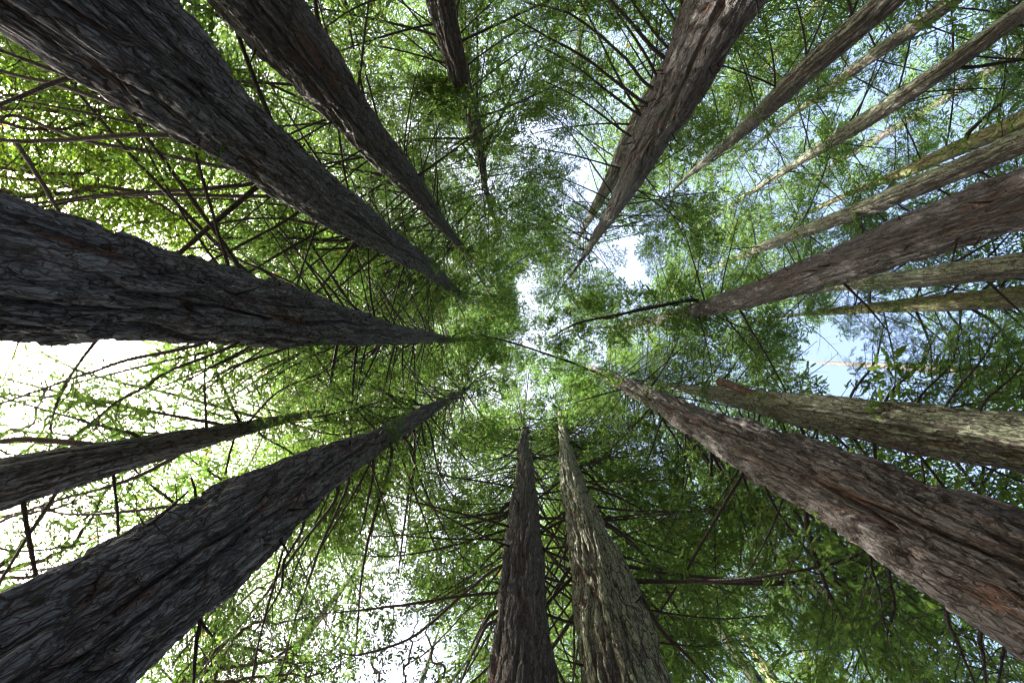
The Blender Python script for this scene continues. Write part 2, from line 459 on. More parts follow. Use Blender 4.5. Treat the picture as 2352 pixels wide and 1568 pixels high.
def make_trunk(name, D, top, samples, mat, nseg, nrow, seed, amp=1.0):
    A, R = trunk_axis(D, top, samples)
    rmax = 1350.0
    h = F * D / np.linspace(rmax, F * D / (top - CAM.z), nrow)
    z = np.concatenate([np.linspace(A[0, 2], CAM.z + h[0] - 0.05, 30), CAM.z + h])
    z = z[(z >= A[0, 2]) & (z <= A[-1, 2] + 1e-6)]
    zk = np.linspace(A[0, 2], A[-1, 2], 500)
    def sm(v):
        f = np.interp(zk, A[:, 2], v)
        ker = np.hanning(23); ker /= ker.sum()
        f = np.convolve(np.pad(f, 11, mode='edge'), ker, 'valid')
        return np.interp(z, zk, f)
    ax, ay, rr = sm(A[:, 0]), sm(A[:, 1]), sm(R) * 0.95
    ax = ax + 0.10 * (vnoise(z * 0.22 + seed * 3.7, z * 0, z * 0) - 0.5); ay = ay + 0.10 * (vnoise(z * 0.22, z * 0 + seed * 5.3, z * 0) - 0.5)
    rr = rr * (1 + 0.10 * (vnoise(z * 0.5 + seed, z * 0 + 2.5, z * 0) - 0.5))
    th = np.linspace(0, 2 * math.pi, nseg, endpoint=False)
    Z, TH = np.meshgrid(z, th, indexing='ij')
    RR = np.repeat(rr[:, None], nseg, 1)
    o = seed * 7.31
    Rm = float(np.median(rr[: len(rr) * 2 // 3]))
    twist = 0.25 * (vnoise(np.cos(TH) * 1.2 + o, np.sin(TH) * 1.2 + o, Z * 0.5 + o) - 0.5)
    twist += 0.10 * (vnoise(np.cos(TH) * 4 + o, np.sin(TH) * 4 + o, Z * 2.0 + o) - 0.5)
    u, v = np.cos(TH + twist) * RR, np.sin(TH + twist) * RR
    fq = 6.0 * max(0.8, min(2.2, 0.5 / Rm))
    wz = Z + 0.5 * (vnoise(u * 6 + o, v * 6 + o, Z * 1.5) - 0.5)
    n1 = vnoise(u * fq + o, v * fq + 2 * o, wz * 0.34 + o)
    n1b = vnoise(u * fq * 2.1 + o, v * fq * 2.1 + 5, wz * 1.1 + 3 * o)
    f1 = np.abs(2 * (0.7 * n1 + 0.3 * n1b) - 1)
    g1 = sstep(0.01, 0.17, f1)
    n2 = vnoise(u * fq * 3.2 + 9, v * fq * 3.2 + o, wz * 1.7 + o)
    n2b = vnoise(u * fq * 6 + 9, v * fq * 6 + o, wz * 5 + o)
    g2 = sstep(0.01, 0.22, np.abs(2 * (0.7 * n2 + 0.3 * n2b) - 1))
    n3 = vnoise(u * fq * 8 + 3, v * fq * 8 + o, Z * 14 + o)
    big = vnoise(u * 2.0 + o, v * 2.0 + 4, Z * 0.35 + o) - 0.5
    lob = vnoise(np.cos(TH) * 1.5 + o, np.sin(TH) * 1.5, Z * 0.12) - 0.5
    plate = vnoise(u * fq * 0.8 + o, v * fq * 0.8 + 7, Z * 1.1 + o)
    flake = sstep(0.52, 0.6, vnoise(u * fq * 1.6 + 11, v * fq * 1.6 + o, wz * 1.9 + 2 * o)) - 0.4
    k = amp * min(1.0, Rm / 0.5)
    disp = k * (0.10 * (g1 - 0.8) + 0.036 * (g2 - 0.8) + 0.026 * (n3 - 0.5) + 0.05 * (plate - 0.5) + 0.03 * flake + 0.10 * big) + RR * 0.20 * lob
    disp = disp * np.minimum(1, RR / Rm)
    rad = RR + disp
    X = ax[:, None] + rad * np.cos(TH); Y = ay[:, None] + rad * np.sin(TH)
    base = np.array([ax[0], ay[0], 0.0])
    V = np.stack([X - base[0], Y - base[1], Z], -1).reshape(-1, 3)
    nr = len(z)
    i = np.arange(nr - 1)[:, None] * nseg; j = np.arange(nseg)[None, :]; j2 = (j + 1) % nseg
    q = np.stack([i + j, i + j2, i + nseg + j2, i + nseg + j], -1).reshape(-1, 4)
    groove = np.clip(0.65 * g1 + 0.35 * g2, 0, 1)
    me = mesh_np('trunk', V, quads=q, mat=M[mat], attrs={'groove': groove.ravel()}, smooth=True)
    root = link(name, None)
    root.location = base
    t = link('trunk', me, root)
    return root, (z, ax, ay, rr)

# key: (D, top, bark, segs, rows, samples, label)
SPEC = [
 ('left', 4.8, 40, 'bark_dark', 320, 400, [(0,633,335),(190,660,270),(400,690,208),(600,718,148),(750,742,96),(880,762,56),(980,773,26),(1050,781,10)],
  'massive redwood with deeply furrowed dark bark, the thickest trunk, hiding the sun'),
 ('upleft', 5.7, 42, 'bark_dark', 300, 380, [(275,72,285),(460,231,172),(657,390,122),(843,528,80),(972,608,42),(1052,675,20),(1085,700,12)],
  'huge dark redwood with long bare arched limbs reaching towards the bright broadleaf tree'),
 ('upleft2', 7.0, 42, 'bark_grey', 220, 320, [(625,40,162),(807,260,95),(906,380,66),(1012,510,28),(1078,592,10)],
  'straight brown-grey redwood standing beside the huge dark redwood with long bare limbs'),
 ('top', 9.0, 38, 'bark_grey', 120, 240, [(1010,0,72),(1067,210,40),(1097,320,25),(1115,430,14)],
  'slender grey redwood with a leafy tuft partly covering its trunk halfway up'),
 ('topright', 6.5, 40, 'bark_grey', 220, 320, [(1634,55,148),(1547,236,112),(1482,333,82),(1438,430,48),(1385,520,26),(1335,600,10)],
  'thick brown redwood dotted with short dead twig stubs, paired with a paler stem behind'),
 ('topright_b', 8.2, 36, 'bark_lichen', 90, 200, [(1590,90,60),(1512,215,54),(1450,322,44),(1402,412,32),(1370,470,22),(1348,515,12)],
  'pale yellowish redwood stem tucked close behind the thick brown redwood with twig stubs'),
 ('ne1', 12.0, 34, 'bark_lichen', 90, 200, [(2010,26,54),(1830,178,47),(1735,270,38),(1670,330,25),(1615,375,15),(1570,412,8)],
  'slim redwood with pale green lichen streaks, next after the thick stub-dotted brown redwood'),
 ('ne2', 18.0, 34, 'bark_lichen', 64, 160, [(2191,0,34),(2082,74,33),(1965,155,26),(1889,217,18),(1817,267,9)],
  'thinnest straight redwood, far back between two slim lichen-streaked redwoods'),
 ('ne3', 17.0, 42, 'bark_lichen', 90, 200, [(2352,27,40),(2200,134,42),(2022,255,37),(1898,333,26),(1830,375,17),(1763,417,12),(1689,464,8)],
  'lichen-streaked redwood with a long dark limb jutting from its shaded side'),
 ('e1', 19.0, 34, 'bark_mossy', 64, 160, [(2352,279,42),(2200,343,34),(2082,396,25),(1981,433,15)],
  'far redwood with olive green moss-covered bark, half hidden by a silvery neighbour'),
 ('e2', 14.0, 44, 'bark_lichen', 110, 220, [(2352,323,60),(2166,402,48),(1965,487,36),(1864,527,30),(1750,568,22),(1642,616,9)],
  'silvery redwood with whitish green lichen along one flank, beside the mossy olive redwood'),
 ('e3', 7.5, 44, 'bark_grey', 240, 320, [(2352,460,142),(2150,525,118),(1950,600,90),(1750,670,56),(1600,713,36),(1500,735,24),(1420,750,12)],
  'large grey-brown redwood with reddish cracks and a dark leafy limb overhanging its tip'),
 ('e4', 14.0, 36, 'bark_lichen', 90, 200, [(2352,608,58),(2150,630,46),(2000,650,32),(1870,663,17),(1750,680,8)],
  'mid-sized lichened redwood next to the large grey-brown redwood with reddish cracks'),
 ('e5', 15.0, 36, 'bark_mossy', 80, 200, [(2352,685,52),(2150,697,38),(2000,709,26),(1900,718,15),(1820,725,8)],
  'greenish redwood with several short broken limb stubs, facing an open gap of sky'),
 ('e6', 8.0, 32, 'bark_lichen', 240, 320, [(2352,1015,140),(2100,985,116),(1900,950,82),(1750,922,56),(1660,905,36),(1570,890,18)],
  'stout redwood with one mossy flank and a broken-off stub near its tip'),
 ('se', 5.35, 42, 'bark_rusty', 320, 380, [(2200,1262,240),(1884,1109,158),(1616,976,77),(1490,911,44),(1420,875,32),(1365,850,20)],
  'big redwood with bright rusty-red furrows and shaggy peeling bark plates'),
 ('s2', 4.8, 40, 'bark_lichen', 280, 360, [(1430,1568,205),(1385,1360,145),(1345,1210,87),(1318,1120,60),(1300,1030,32),(1290,975,18),(1285,940,8)],
  'tapering redwood mottled with pale green lichen, leaning away from its darker upright twin'),
 ('s1', 5.0, 40, 'bark_grey', 240, 340, [(1200,1568,164),(1200,1350,110),(1203,1200,75),(1204,1060,37),(1203,1010,24),(1202,975,8)],
  'upright grey redwood with thin red cracks beside its lichen-mottled twin'),
 ('sw', 4.4, 38, 'bark_dark', 320, 380, [(280,1410,290),(463,1275,230),(608,1173,170),(747,1080,97),(864,1011,52),(970,945,32),(1062,899,10)],
  'bulky blue-grey redwood with shaggy bark ridges and a bend near its top'),
 ('w2', 6.6, 17, 'bark_dark', 160, 240, [(0,1112,118),(200,1062,85),(400,1015,58),(530,990,38),(650,965,22),(740,945,12)],
  'smaller smooth grey redwood between the two bulkiest dark trunks, with leafy drooping limbs'),
 ('bgs', 22.0, 40, 'bark_mossy', 48, 120, [(1810,1610,34),(1777,1568,30),(1736,1501,20),(1700,1450,12)],
  'distant pale mossy trunk glimpsed through foliage between rusty-furrowed and lichen-mottled redwoods'),
]
AX = {}
TR_SEG = []
for i, (key, D, top, bark, ns, nr, smp, label) in enumerate(SPEC):
    # the lowest sample is carried on outwards so that the stem leaves the frame cleanly
    (xa, ya, wa), (xb, yb, wb) = smp[0], smp[1]
    ra = math.hypot(xa - ZX, ya - ZY)
    k = 1420 / ra
    smp2 = ([(ZX + (xa - ZX) * k, ZY + (ya - ZY) * k, wa * k)] if k > 1.05 else []) + list(smp)
    root, ax = make_trunk('redwood_tree', D, top + CAM.z, smp2, bark, int(ns * 0.8), int(nr * 0.82), i + 1, {'se': 1.6, 'left': 1.4, 'upleft': 1.25, 'sw': 1.35, 'w2': 0.6}.get(key, 1.0))
    tag(root, label, 'tree', 'redwoods ringed around the viewpoint')
    TREES[key] = root
    AX[key] = ax
    TR_SEG.append((key, D, smp2))

def axis_at(key, z):
    zz, ax, ay, rr = AX[key]
    return np.array([np.interp(z, zz, ax), np.interp(z, zz, ay), z]), float(np.interp(z, zz, rr))
def hides_trunk(p, own=None, margin=6):
    q = proj(p)
    if q is None: return False
    x, y, d = q
    for key, D, smp in TR_SEG:
        if key == own: continue
        for (xa, ya, wa), (xb, yb, wb) in zip(smp[:-1], smp[1:]):
            vx, vy = xb - xa, yb - ya
            t = ((x - xa) * vx + (y - ya) * vy) / (vx * vx + vy * vy)
            if 0 <= t <= 1:
                dist = math.hypot(x - xa - vx * t, y - ya - vy * t)
                if dist < (wa + (wb - wa) * t) / 2 + (0.6 if d < 15 else 0.32) * F / d:
                    r = math.hypot(x - ZX, y - ZY)
                    if math.hypot(p[0] - CAM.x, p[1] - CAM.y) < D:
                        return True
    return False

# ------------------------------------------------------------------ limb kinds (along +X)
prng = np.random.RandomState(11)
def limb_ctrl(L, dz, sw, rng):
    return [(-0.15, 0, 0.04), (0.23 * L, sw * 0.04 * L, -dz * 0.30 * L), (0.52 * L, sw * 0.14 * L, -dz * 0.62 * L),
            (0.78 * L, sw * 0.25 * L, -dz * 0.76 * L), (L, sw * 0.40 * L, -dz * 0.70 * L)]
LEAFY, HIGH, BARE = [], [], []
for i in range(9):
    B = Bough()
    B.limb(limb_ctrl(4.2, prng.uniform(0.10, 0.42), prng.uniform(-0.6, 0.6), prng), 0.030, prng, wobble=0.55, leaf_from=prng.uniform(0.3, 0.5),
           n2=22, l2=1.05, n3=6, nsp=4, sprig=0.152)
    LEAFY.append((*B.build(prng, template=T_SPRAY), 4.2))
for i in range(6):
    B = Bough()
    B.limb(limb_ctrl(2.3, prng.uniform(0.0, 0.3), prng.uniform(-0.5, 0.5), prng), 0.022, prng, wobble=0.55, leaf_from=prng.uniform(0.2, 0.35),
           n2=12, l2=0.9, n3=4, nsp=3, sprig=0.20)
    HIGH.append((*B.build(prng, template=T_SPRAY), 2.3))
for i in range(6):
    B = Bough()
    B.limb(limb_ctrl(3.8, prng.uniform(0.1, 0.5), prng.uniform(-0.7, 0.7), prng), 0.028, prng, wobble=0.55, leaf_from=0.5, n2=9, l2=0.7, n3=4, nsp=5, sprig=0.12)
    BARE.append((*B.build(prng), 3.8))
WHORL = []
for i in range(4):
    B = Bough()
    for q in range(4):
        az = q * 1.57 + prng.uniform(-.4, .4)
        c, s_ = math.cos(az), math.sin(az)
        L = prng.uniform(3.6, 4.8)
        ct = limb_ctrl(L, prng.uniform(0.0, 0.35), prng.uniform(-0.5, 0.5), prng)
        dz = prng.uniform(-0.5, 0.5)
        B.limb([(x * c - y * s_, x * s_ + y * c, z + dz) for x, y, z in ct], 0.036, prng, leaf_from=prng.uniform(0.15, 0.3),
               n2=15, l2=1.2, n3=5, nsp=3, sprig=0.21, sides=5)
    WHORL.append((*B.build(prng, template=T_SPRAY), 4.2))

def add_limb(root, kind, loc, az, scale, pitch, name='limb'):
    w, f = kind[0], kind[1]
    o = link(name, w, root)
    o.location = Vector(loc) - root.location
    o.rotation_euler = (0, -pitch, az)
    o.scale = (scale,) * 3
    if f is not None:
        link('foliage', f, o)
    return o

# share of limbs kept where the place has open sky (x, y, radius, keep)
GAPS = [(340,550,120,0.1),(150,900,170,0.3),(130,1180,130,0.25),(960,1500,90,0.08),(640,1370,90,0.7),(1430,600,60,0.15),
        (1345,785,50,0.15),(1110,890,45,0.2),(1245,900,45,0.25),(2000,880,150,0.5)]
def gap_keep(x, y):
    k = 1.0
    for gx, gy, gr, kp in GAPS:
        d = math.hypot(x - gx, y - gy) / gr
        if d < 1: k = min(k, kp)
        elif d < 1.4: k = min(k, kp + (1 - kp) * (d - 1) / 0.4)
    return k
random.seed(5)
def clear(p, dirv, L, key, strict=0.93):
    for s in (0.35, 0.6, 0.8, 1.0):
        q = p + dirv * L * s
        if hides_trunk(q, key) and (np.linalg.norm(q) < 16 or random.random() < strict): return False
        pr = proj(q)
        if pr and random.random() > gap_keep(pr[0], pr[1]) ** 0.6: return False
    return True
def grow(key, z_from, z_to, n, lmax, lmin=1.8, bare_to=0.0, inward=0.04, inner_z=27):
    root = TREES[key]
    az = random.uniform(0, 6.28)
    made = 0
    for i in range(n):
        t = (i + random.random()) / n
        z = z_from + (z_to - z_from) * t
        p, r = axis_at(key, z)
        az += 2.399 + random.uniform(-0.4, 0.4)
        inw = math.atan2(-p[1], -p[0])
        da = abs((az - inw + math.pi) % (2 * math.pi) - math.pi)
        if da < 1.2 and z < inner_z and random.random() > inward:
            continue
        L = (lmin + (lmax - lmin) * (1 - t) ** 0.7) * random.uniform(0.75, 1.2)
        pitch = random.uniform(-0.22, 0.18) + t * 0.25
        dirv = np.array([math.cos(az), math.sin(az), math.sin(pitch) - 0.2])
        if t > 0.75 and random.random() < 0.45: continue
        if not clear(p, dirv, L, key): continue
        kind = random.choice(BARE) if random.random() < bare_to * (1 - t) * 2 else random.choice(LEAFY if L > 2.9 else HIGH)
        add_limb(root, kind, p + np.array([math.cos(az), math.sin(az), 0]) * r * 0.6, az, L / kind[2], pitch)
        made += 1
    return made

total = 0
GROW = [('left', 8, 40, 170, 4.8, .35), ('upleft', 8, 42, 170, 4.8, .35), ('upleft2', 9, 42, 160, 4.6, .3), ('top', 9, 38, 120, 4.8, .1),
        ('topright', 9, 40, 120, 4.6, .2), ('topright_b', 12, 36, 60, 3.8, 0), ('ne1', 12, 34, 95, 4.5, .1), ('ne2', 13, 34, 80, 4.5, 0),
        ('ne3', 14, 42, 100, 4.8, .1), ('e1', 14, 34, 80, 4.5, 0), ('e2', 13, 44, 100, 4.8, 0), ('e3', 12, 44, 110, 4.8, .1),
        ('e4', 14, 36, 80, 4.5, 0), ('e5', 13, 36, 90, 4.6, .1), ('e6', 11, 31, 90, 4.6, .1), ('se', 9, 42, 130, 5.0, .15),
        ('s2', 10, 40, 180, 4.6, .35), ('s1', 10, 40, 190, 4.4, .4), ('sw', 9, 38, 160, 4.6, .35), ('w2', 5, 16.5, 50, 2.8, .1), ('bgs', 16, 40, 70, 5.0, 0)]
for g in GROW:
    total += grow(g[0], g[1], g[2], g[3], g[4], 1.9, g[5])
for k in ('left', 'upleft', 'upleft2', 'top', 'topright', 'e3', 'se', 's1', 's2', 'sw'):
    total += grow(k, 25, AX[k][0][-1] - 0.5, 20, 4.6, 2.8)
# thin dead limbs, almost bare
FINE = []
for i in range(6):
    B = Bough()
    B.limb(limb_ctrl(3.4, prng.uniform(0.15, 0.6), prng.uniform(-0.5, 0.5), prng), 0.021, prng, leaf_from=0.35, n2=7, l2=0.5, n3=0, nsp=0, wobble=0.45)
    FINE.append((*B.build(prng), 3.4))
def grow_fine(key, z0, z1, n):
    az = random.uniform(0, 6)
    for i in range(n):
        z = z0 + (z1 - z0) * (i + random.random()) / n
        p, r = axis_at(key, z)
        az += 2.399 + random.uniform(-.3, .3)
        inw = math.atan2(-p[1], -p[0])
        if abs((az - inw + math.pi) % (2 * math.pi) - math.pi) < 1.0: continue
        L = random.uniform(2.0, 4.2)
        dirv = np.array([math.cos(az), math.sin(az), -0.3])
        if any(hides_trunk(p + dirv * L * s, key) for s in (.4, .7, 1)): continue
        k = random.choice(FINE)
        add_limb(TREES[key], k, p + np.array([math.cos(az), math.sin(az), 0]) * r * 0.7, az, L / 3.4, random.uniform(-.25, .2))
for k, z0, z1, n in (('left', 8, 30, 90), ('upleft', 8, 30, 80), ('upleft2', 11, 30, 60), ('sw', 8, 27, 80), ('s1', 11, 31, 110), ('s2', 10, 32, 90), ('topright', 9, 28, 50), ('se', 10, 30, 50), ('top', 12, 27, 30), ('e5', 15, 28, 30), ('e6', 11, 24, 30)):
    grow_fine(k, z0, z1, n)
for k, z0, z1 in (('left', 23, 34), ('upleft', 23, 33), ('upleft2', 23, 34), ('sw', 18, 29), ('s1', 22, 34), ('s2', 23, 35), ('topright', 23, 34), ('se', 26, 38), ('e3', 27, 40), ('top', 20, 28)):
    az = random.uniform(0, 6)
    for i in range(26):                                  # short dead limbs all round where the stem thins out
        z = z0 + (z1 - z0) * (i + random.random()) / 26
        p, r = axis_at(k, z)
        az += 2.399
        kd = random.choice(FINE if i % 3 else HIGH)
        add_limb(TREES[k], kd, p, az, random.uniform(1.1, 2.4) / kd[2], random.uniform(-.2, .3))

# ------------------------------------------------------------------ single limbs that stand out
crng = np.random.RandomState(3)
DIST = {k: D for k, D, _ in TR_SEG}
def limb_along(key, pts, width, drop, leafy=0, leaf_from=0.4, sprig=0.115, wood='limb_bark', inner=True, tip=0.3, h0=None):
    """A limb of tree `key` that runs through the frame points pts; width in frame units at its root, drop in metres to its tip."""
    root = TREES[key]
    x, y = pts[0]
    if h0 is None:
        p0 = at_d(x, y, DIST[key]); h0 = p0.z - CAM.z
    h = np.linspace(0, 1, len(pts))
    P = [list(at_h(px, py, h0 - drop * t)) for (px, py), t in zip(pts, h)]
    if inner:
        a, r = axis_at(key, P[0][2] + 0.05)
        P = [list(a)] + P
    r0 = width / 2 * h0 / F
    P = np.array(P) - np.array(root.location)
    B = Bough()
    big = 1.0 if h0 < 14 else 1.5
    sprig = sprig * (1.0 if h0 < 14 else 1.75)
    n2, n3, nsp, l2 = [(7, 0, 0, 0.5), (10, 3, 4, 0.7), (18, 5, 5, 0.9), (26, 6, 6, 1.05)][leafy]
    B.limb(P, r0 * (1 - tip), crng, leaf_from=leaf_from, n2=int(n2 * big), l2=l2 * big, n3=n3, nsp=nsp, sprig=sprig, r1=r0 * tip, nseg=30, sides=8, wobble=0.5)
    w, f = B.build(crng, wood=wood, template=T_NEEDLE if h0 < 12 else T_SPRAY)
    o = link('limb', w, root)
    if f is not None: link('foliage', f, o)
    return o
for pts, w, dr, lf in [
    ([(188,165),(101,198),(0,239),(-120,290)], 14, .2, 0), ([(215,181),(134,165),(67,141),(0,118),(-100,70)], 13, .3, 0),
    ([(363,267),(269,242),(134,198),(0,165),(-120,120)], 14, .3, 0), ([(417,304),(286,312),(101,323),(0,321),(-130,310)], 15, .2, 0),
    ([(538,383),(336,346),(202,326),(44,269),(0,267),(-60,250)], 11, .5, 0), ([(585,417),(487,430),(302,440),(151,450),(27,467)], 11, .5, 1),
    ([(638,449),(437,449),(269,452),(168,467),(84,484)], 10, .5, 1), ([(760,520),(640,505),(520,515),(390,550)], 8, .5, 0),
    ([(800,550),(640,545),(500,545),(370,560)], 8, .6, 0), ([(830,565),(700,575),(560,560),(420,575)], 7, .7, 0),
    ([(590,250),(500,190),(430,130)], 9, .5, 1), ([(700,350),(610,270),(530,215)], 8, .5, 1)]:
    limb_along('upleft', pts, w, dr, lf, leaf_from=0.55, tip=0.45)
limb_along('upleft', [(35,326),(67,370),(111,440),(145,501)], 11, .4, 0, inner=False, tip=0.6, h0=6.15)
for pts, w, dr, lf in [
    ([(480,783),(302,827),(208,857),(114,890),(0,931)], 10, .5, 1), ([(554,783),(386,853),(336,887),(269,924),(175,998)], 9, .6, 1),
    ([(585,783),(500,835),(420,876)], 8, .5, 1), ([(690,783),(540,840),(440,905)], 8, .5, 1), ([(740,783),(600,850),(500,920)], 7, .5, 2),
    ([(790,783),(690,830),(560,910)], 7, .6, 2), ([(840,783),(760,840),(640,930)], 6, .7, 2), ([(880,783),(820,830),(720,900)], 6, .7, 2),
    ([(640,650),(560,600),(480,560)], 7, .4, 0), ([(760,695),(640,640),(540,570)], 6, .5, 1), ([(700,672),(600,620),(470,575),(390,585)], 7, .4, 0)]:
    limb_along('left', pts, w, dr, lf, leaf_from=0.5, tip=0.4)
for pts, w, dr, lf in [
    ([(312,1001),(208,974),(0,914)], 11, .3, 2), ([(507,976),(285,934),(111,897),(0,867)], 10, .4, 2), ([(621,966),(403,907),(215,863),(94,813)], 9, .5, 2),
    ([(215,1025),(67,1011),(0,1014),(-80,1020)], 20, .1, 0), ([(640,970),(760,950),(900,915)], 7, .4, 3), ([(430,1030),(300,1100),(130,1150),(0,1200)], 12, .3, 1),
    ([(600,1000),(690,1060),(640,1130)], 7, .5, 3), ([(560,985),(640,900),(760,850)], 7, .5, 3), ([(650,965),(780,1000),(900,960)], 6, .4, 3)]:
    limb_along('w2', pts, w, dr, lf, leaf_from=0.25, sprig=0.11, tip=0.35)
for pts, w, dr, lf in [
    ([(858,1068),(845,1150),(825,1230)], 9, .4, 0), ([(902,1041),(872,1159),(848,1250),(835,1344),(825,1478)], 9, .9, 1), ([(952,1045),(936,1142),(925,1223),(915,1324)], 8, .8, 1),
    ([(773,1138),(672,1276),(588,1397),(454,1555)], 9, .6, 1), ([(457,1404),(450,1478),(445,1568),(440,1640)], 12, .6, 0),
    ([(700,1200),(655,1290),(650,1350),(600,1440)], 9, .5, 1), ([(800,1110),(740,1250),(690,1390),(640,1560)], 8, .7, 1),
    ([(300,1240),(360,1190),(430,1125)], 14, .2, 0), ([(990,990),(1010,1080),(1050,1150)], 6, .7, 1)]:
    limb_along('sw', pts, w, dr, lf, leaf_from=0.4, tip=0.35)
for pts, w, dr, lf in [
    ([(1150,1297),(1060,1367),(982,1438),(915,1478),(831,1505),(781,1502)], 9, .5, 1), ([(1130,1408),(1093,1485),(1060,1565)], 12, .2, 0), ([(1125,1430),(1085,1500),(1030,1575)], 10, .2, 0),
    ([(1160,1176),(1073,1186),(982,1191)], 7, .3, 1), ([(1155,1250),(1060,1340),(960,1400)], 7, .5, 1), ([(1170,1150),(1080,1240),(960,1290)], 6, .6, 2),
    ([(1175,1110),(1090,1180),(1000,1230)], 5, .6, 2), ([(1235,1160),(1290,1260),(1330,1330)], 6, .5, 1)]:
    limb_along('s1', pts, w, dr, lf, leaf_from=0.4)
for pts, w, dr, lf in [
    ([(1332,1048),(1419,1142),(1520,1233),(1571,1287),(1660,1370)], 8, .6, 2), ([(1396,1203),(1486,1283),(1554,1394),(1600,1500)], 10, .5, 2), ([(1460,1357),(1520,1444),(1571,1495),(1650,1580)], 14, .3, 1),
    ([(1350,1090),(1440,1200),(1560,1330)], 7, .6, 2), ([(1320,1020),(1400,1090),(1500,1150)], 6, .6, 2), ([(1360,1120),(1480,1170),(1610,1260)], 8, .6, 2)]:
    limb_along('s2', pts, w, dr, lf, leaf_from=0.5)
for pts, w, dr, lf in [
    ([(1420,878),(1359,850),(1268,816),(1167,783),(1083,763)], 8, 1.0, 3), ([(1851,1186),(1881,1310),(1925,1411),(2005,1568)], 14, .5, 3), ([(2173,1394),(2200,1478),(2237,1568)], 12, .2, 1),
    ([(2255,1450),(2262,1510),(2266,1580)], 12, .2, 0), ([(2310,1480),(2300,1530),(2290,1590)], 9, .2, 0), ([(1560,960),(1640,1080),(1700,1200),(1690,1400)], 8, .8, 2), ([(1620,1010),(1700,1160),(1790,1290)], 9, .7, 3),
    ([(2040,1300),(2050,1390),(2030,1460)], 10, .3, 1), ([(2000,1275),(2020,1360),(2035,1440)], 9, .3, 2), ([(1700,1080),(1760,1220),(1800,1330),(1880,1420)], 9, .7, 3), ([(1760,1120),(1850,1260),(1990,1400)], 9, .7, 3),
    ([(1500,930),(1570,1040),(1600,1160)], 7, .8, 3), ([(1440,890),(1380,905),(1300,930)], 6, .6, 2)]:
    limb_along('se', pts, w, dr, lf, leaf_from=0.3)
for pts, w, dr, lf in [([(1600,690),(1571,690),(1452,716),(1335,739),(1268,773)], 10, .5, 3), ([(1560,700),(1480,705),(1400,730),(1340,720)], 7, .5, 3), ([(1930,640),(1990,700),(2040,760)], 8, .5, 2)]:
    limb_along('e3', pts, w, dr, lf, leaf_from=0.3)
for pts, w, dr, lf in [
    ([(1513,124),(1453,57),(1402,0),(1360,-50)], 12, .4, 1), ([(1483,192),(1419,118),(1305,30),(1201,0)], 9, .5, 2), ([(1466,228),(1352,134),(1251,77),(1177,34)], 9, .6, 2),
    ([(1453,255),(1318,151),(1218,97)], 8, .6, 2), ([(1440,310),(1330,230),(1240,185)], 7, .6, 2), ([(1535,110),(1480,40),(1440,-20)], 9, .3, 1)]:
    limb_along('topright', pts, w, dr, lf, leaf_from=0.45)
for pts, w, dr, lf in [([(1117,333),(1167,235),(1211,141),(1268,27)], 8, .6, 3), ([(1093,250),(1096,140),(1095,60),(1095,-30)], 8, .4, 2), ([(1100,380),(1040,300),(1000,215)], 6, .6, 2), ([(1075,210),(1030,180),(1000,240)], 7, .3, 3)]:
    limb_along('top', pts, w, dr, lf, leaf_from=0.2)
limb_along('ne3', [(2217,156),(2300,145),(2352,138),(2420,128)], 10, .4, 1)
limb_along('e1', [(2224,306),(2301,235),(2352,181),(2400,130)], 10, .4, 1)
limb_along('e5', [(2234,709),(2301,759),(2325,850),(2340,880)], 9, .6, 1, leaf_from=.5)
limb_along('e5', [(2106,719),(2133,786),(2140,850)], 7, .6, 1, leaf_from=.5)
limb_along('e5', [(2180,722),(2230,790),(2220,860)], 6, .6, 1, leaf_from=.5)
for pts in ([(2180,920),(2261,819),(2284,772)], [(2110,915),(2180,840),(2200,780)], [(2040,905),(2110,840),(2150,770)], [(1960,900),(2010,830),(2030,750)], [(2260,925),(2330,860),(2370,800)]):
    limb_along('e6', pts, 7, .5, 2, leaf_from=.35)

for key, pts in (('left', [(1050,781),(1110,785),(1190,800)]), ('upleft', [(1056,676),(1110,715),(1180,765)]), 
                 ('sw', [(1062,899),(1110,860),(1170,850)]), ('sw', [(1062,899),(1100,830),(1130,800)]), ('s1', [(1202,975),(1208,920),(1215,850)]), ('s2', [(1285,940),(1270,880),(1235,830)]),
                 ('topright', [(1335,600),(1290,660),(1250,730)]), ('upleft2', [(1078,592),(1120,640),(1170,700)]), ('e3', [(1420,750),(1340,760),(1250,790)]), ('se', [(1365,850),(1300,850),(1220,840)])):
    limb_along(key, pts, 5, .6, 2, leaf_from=.15)

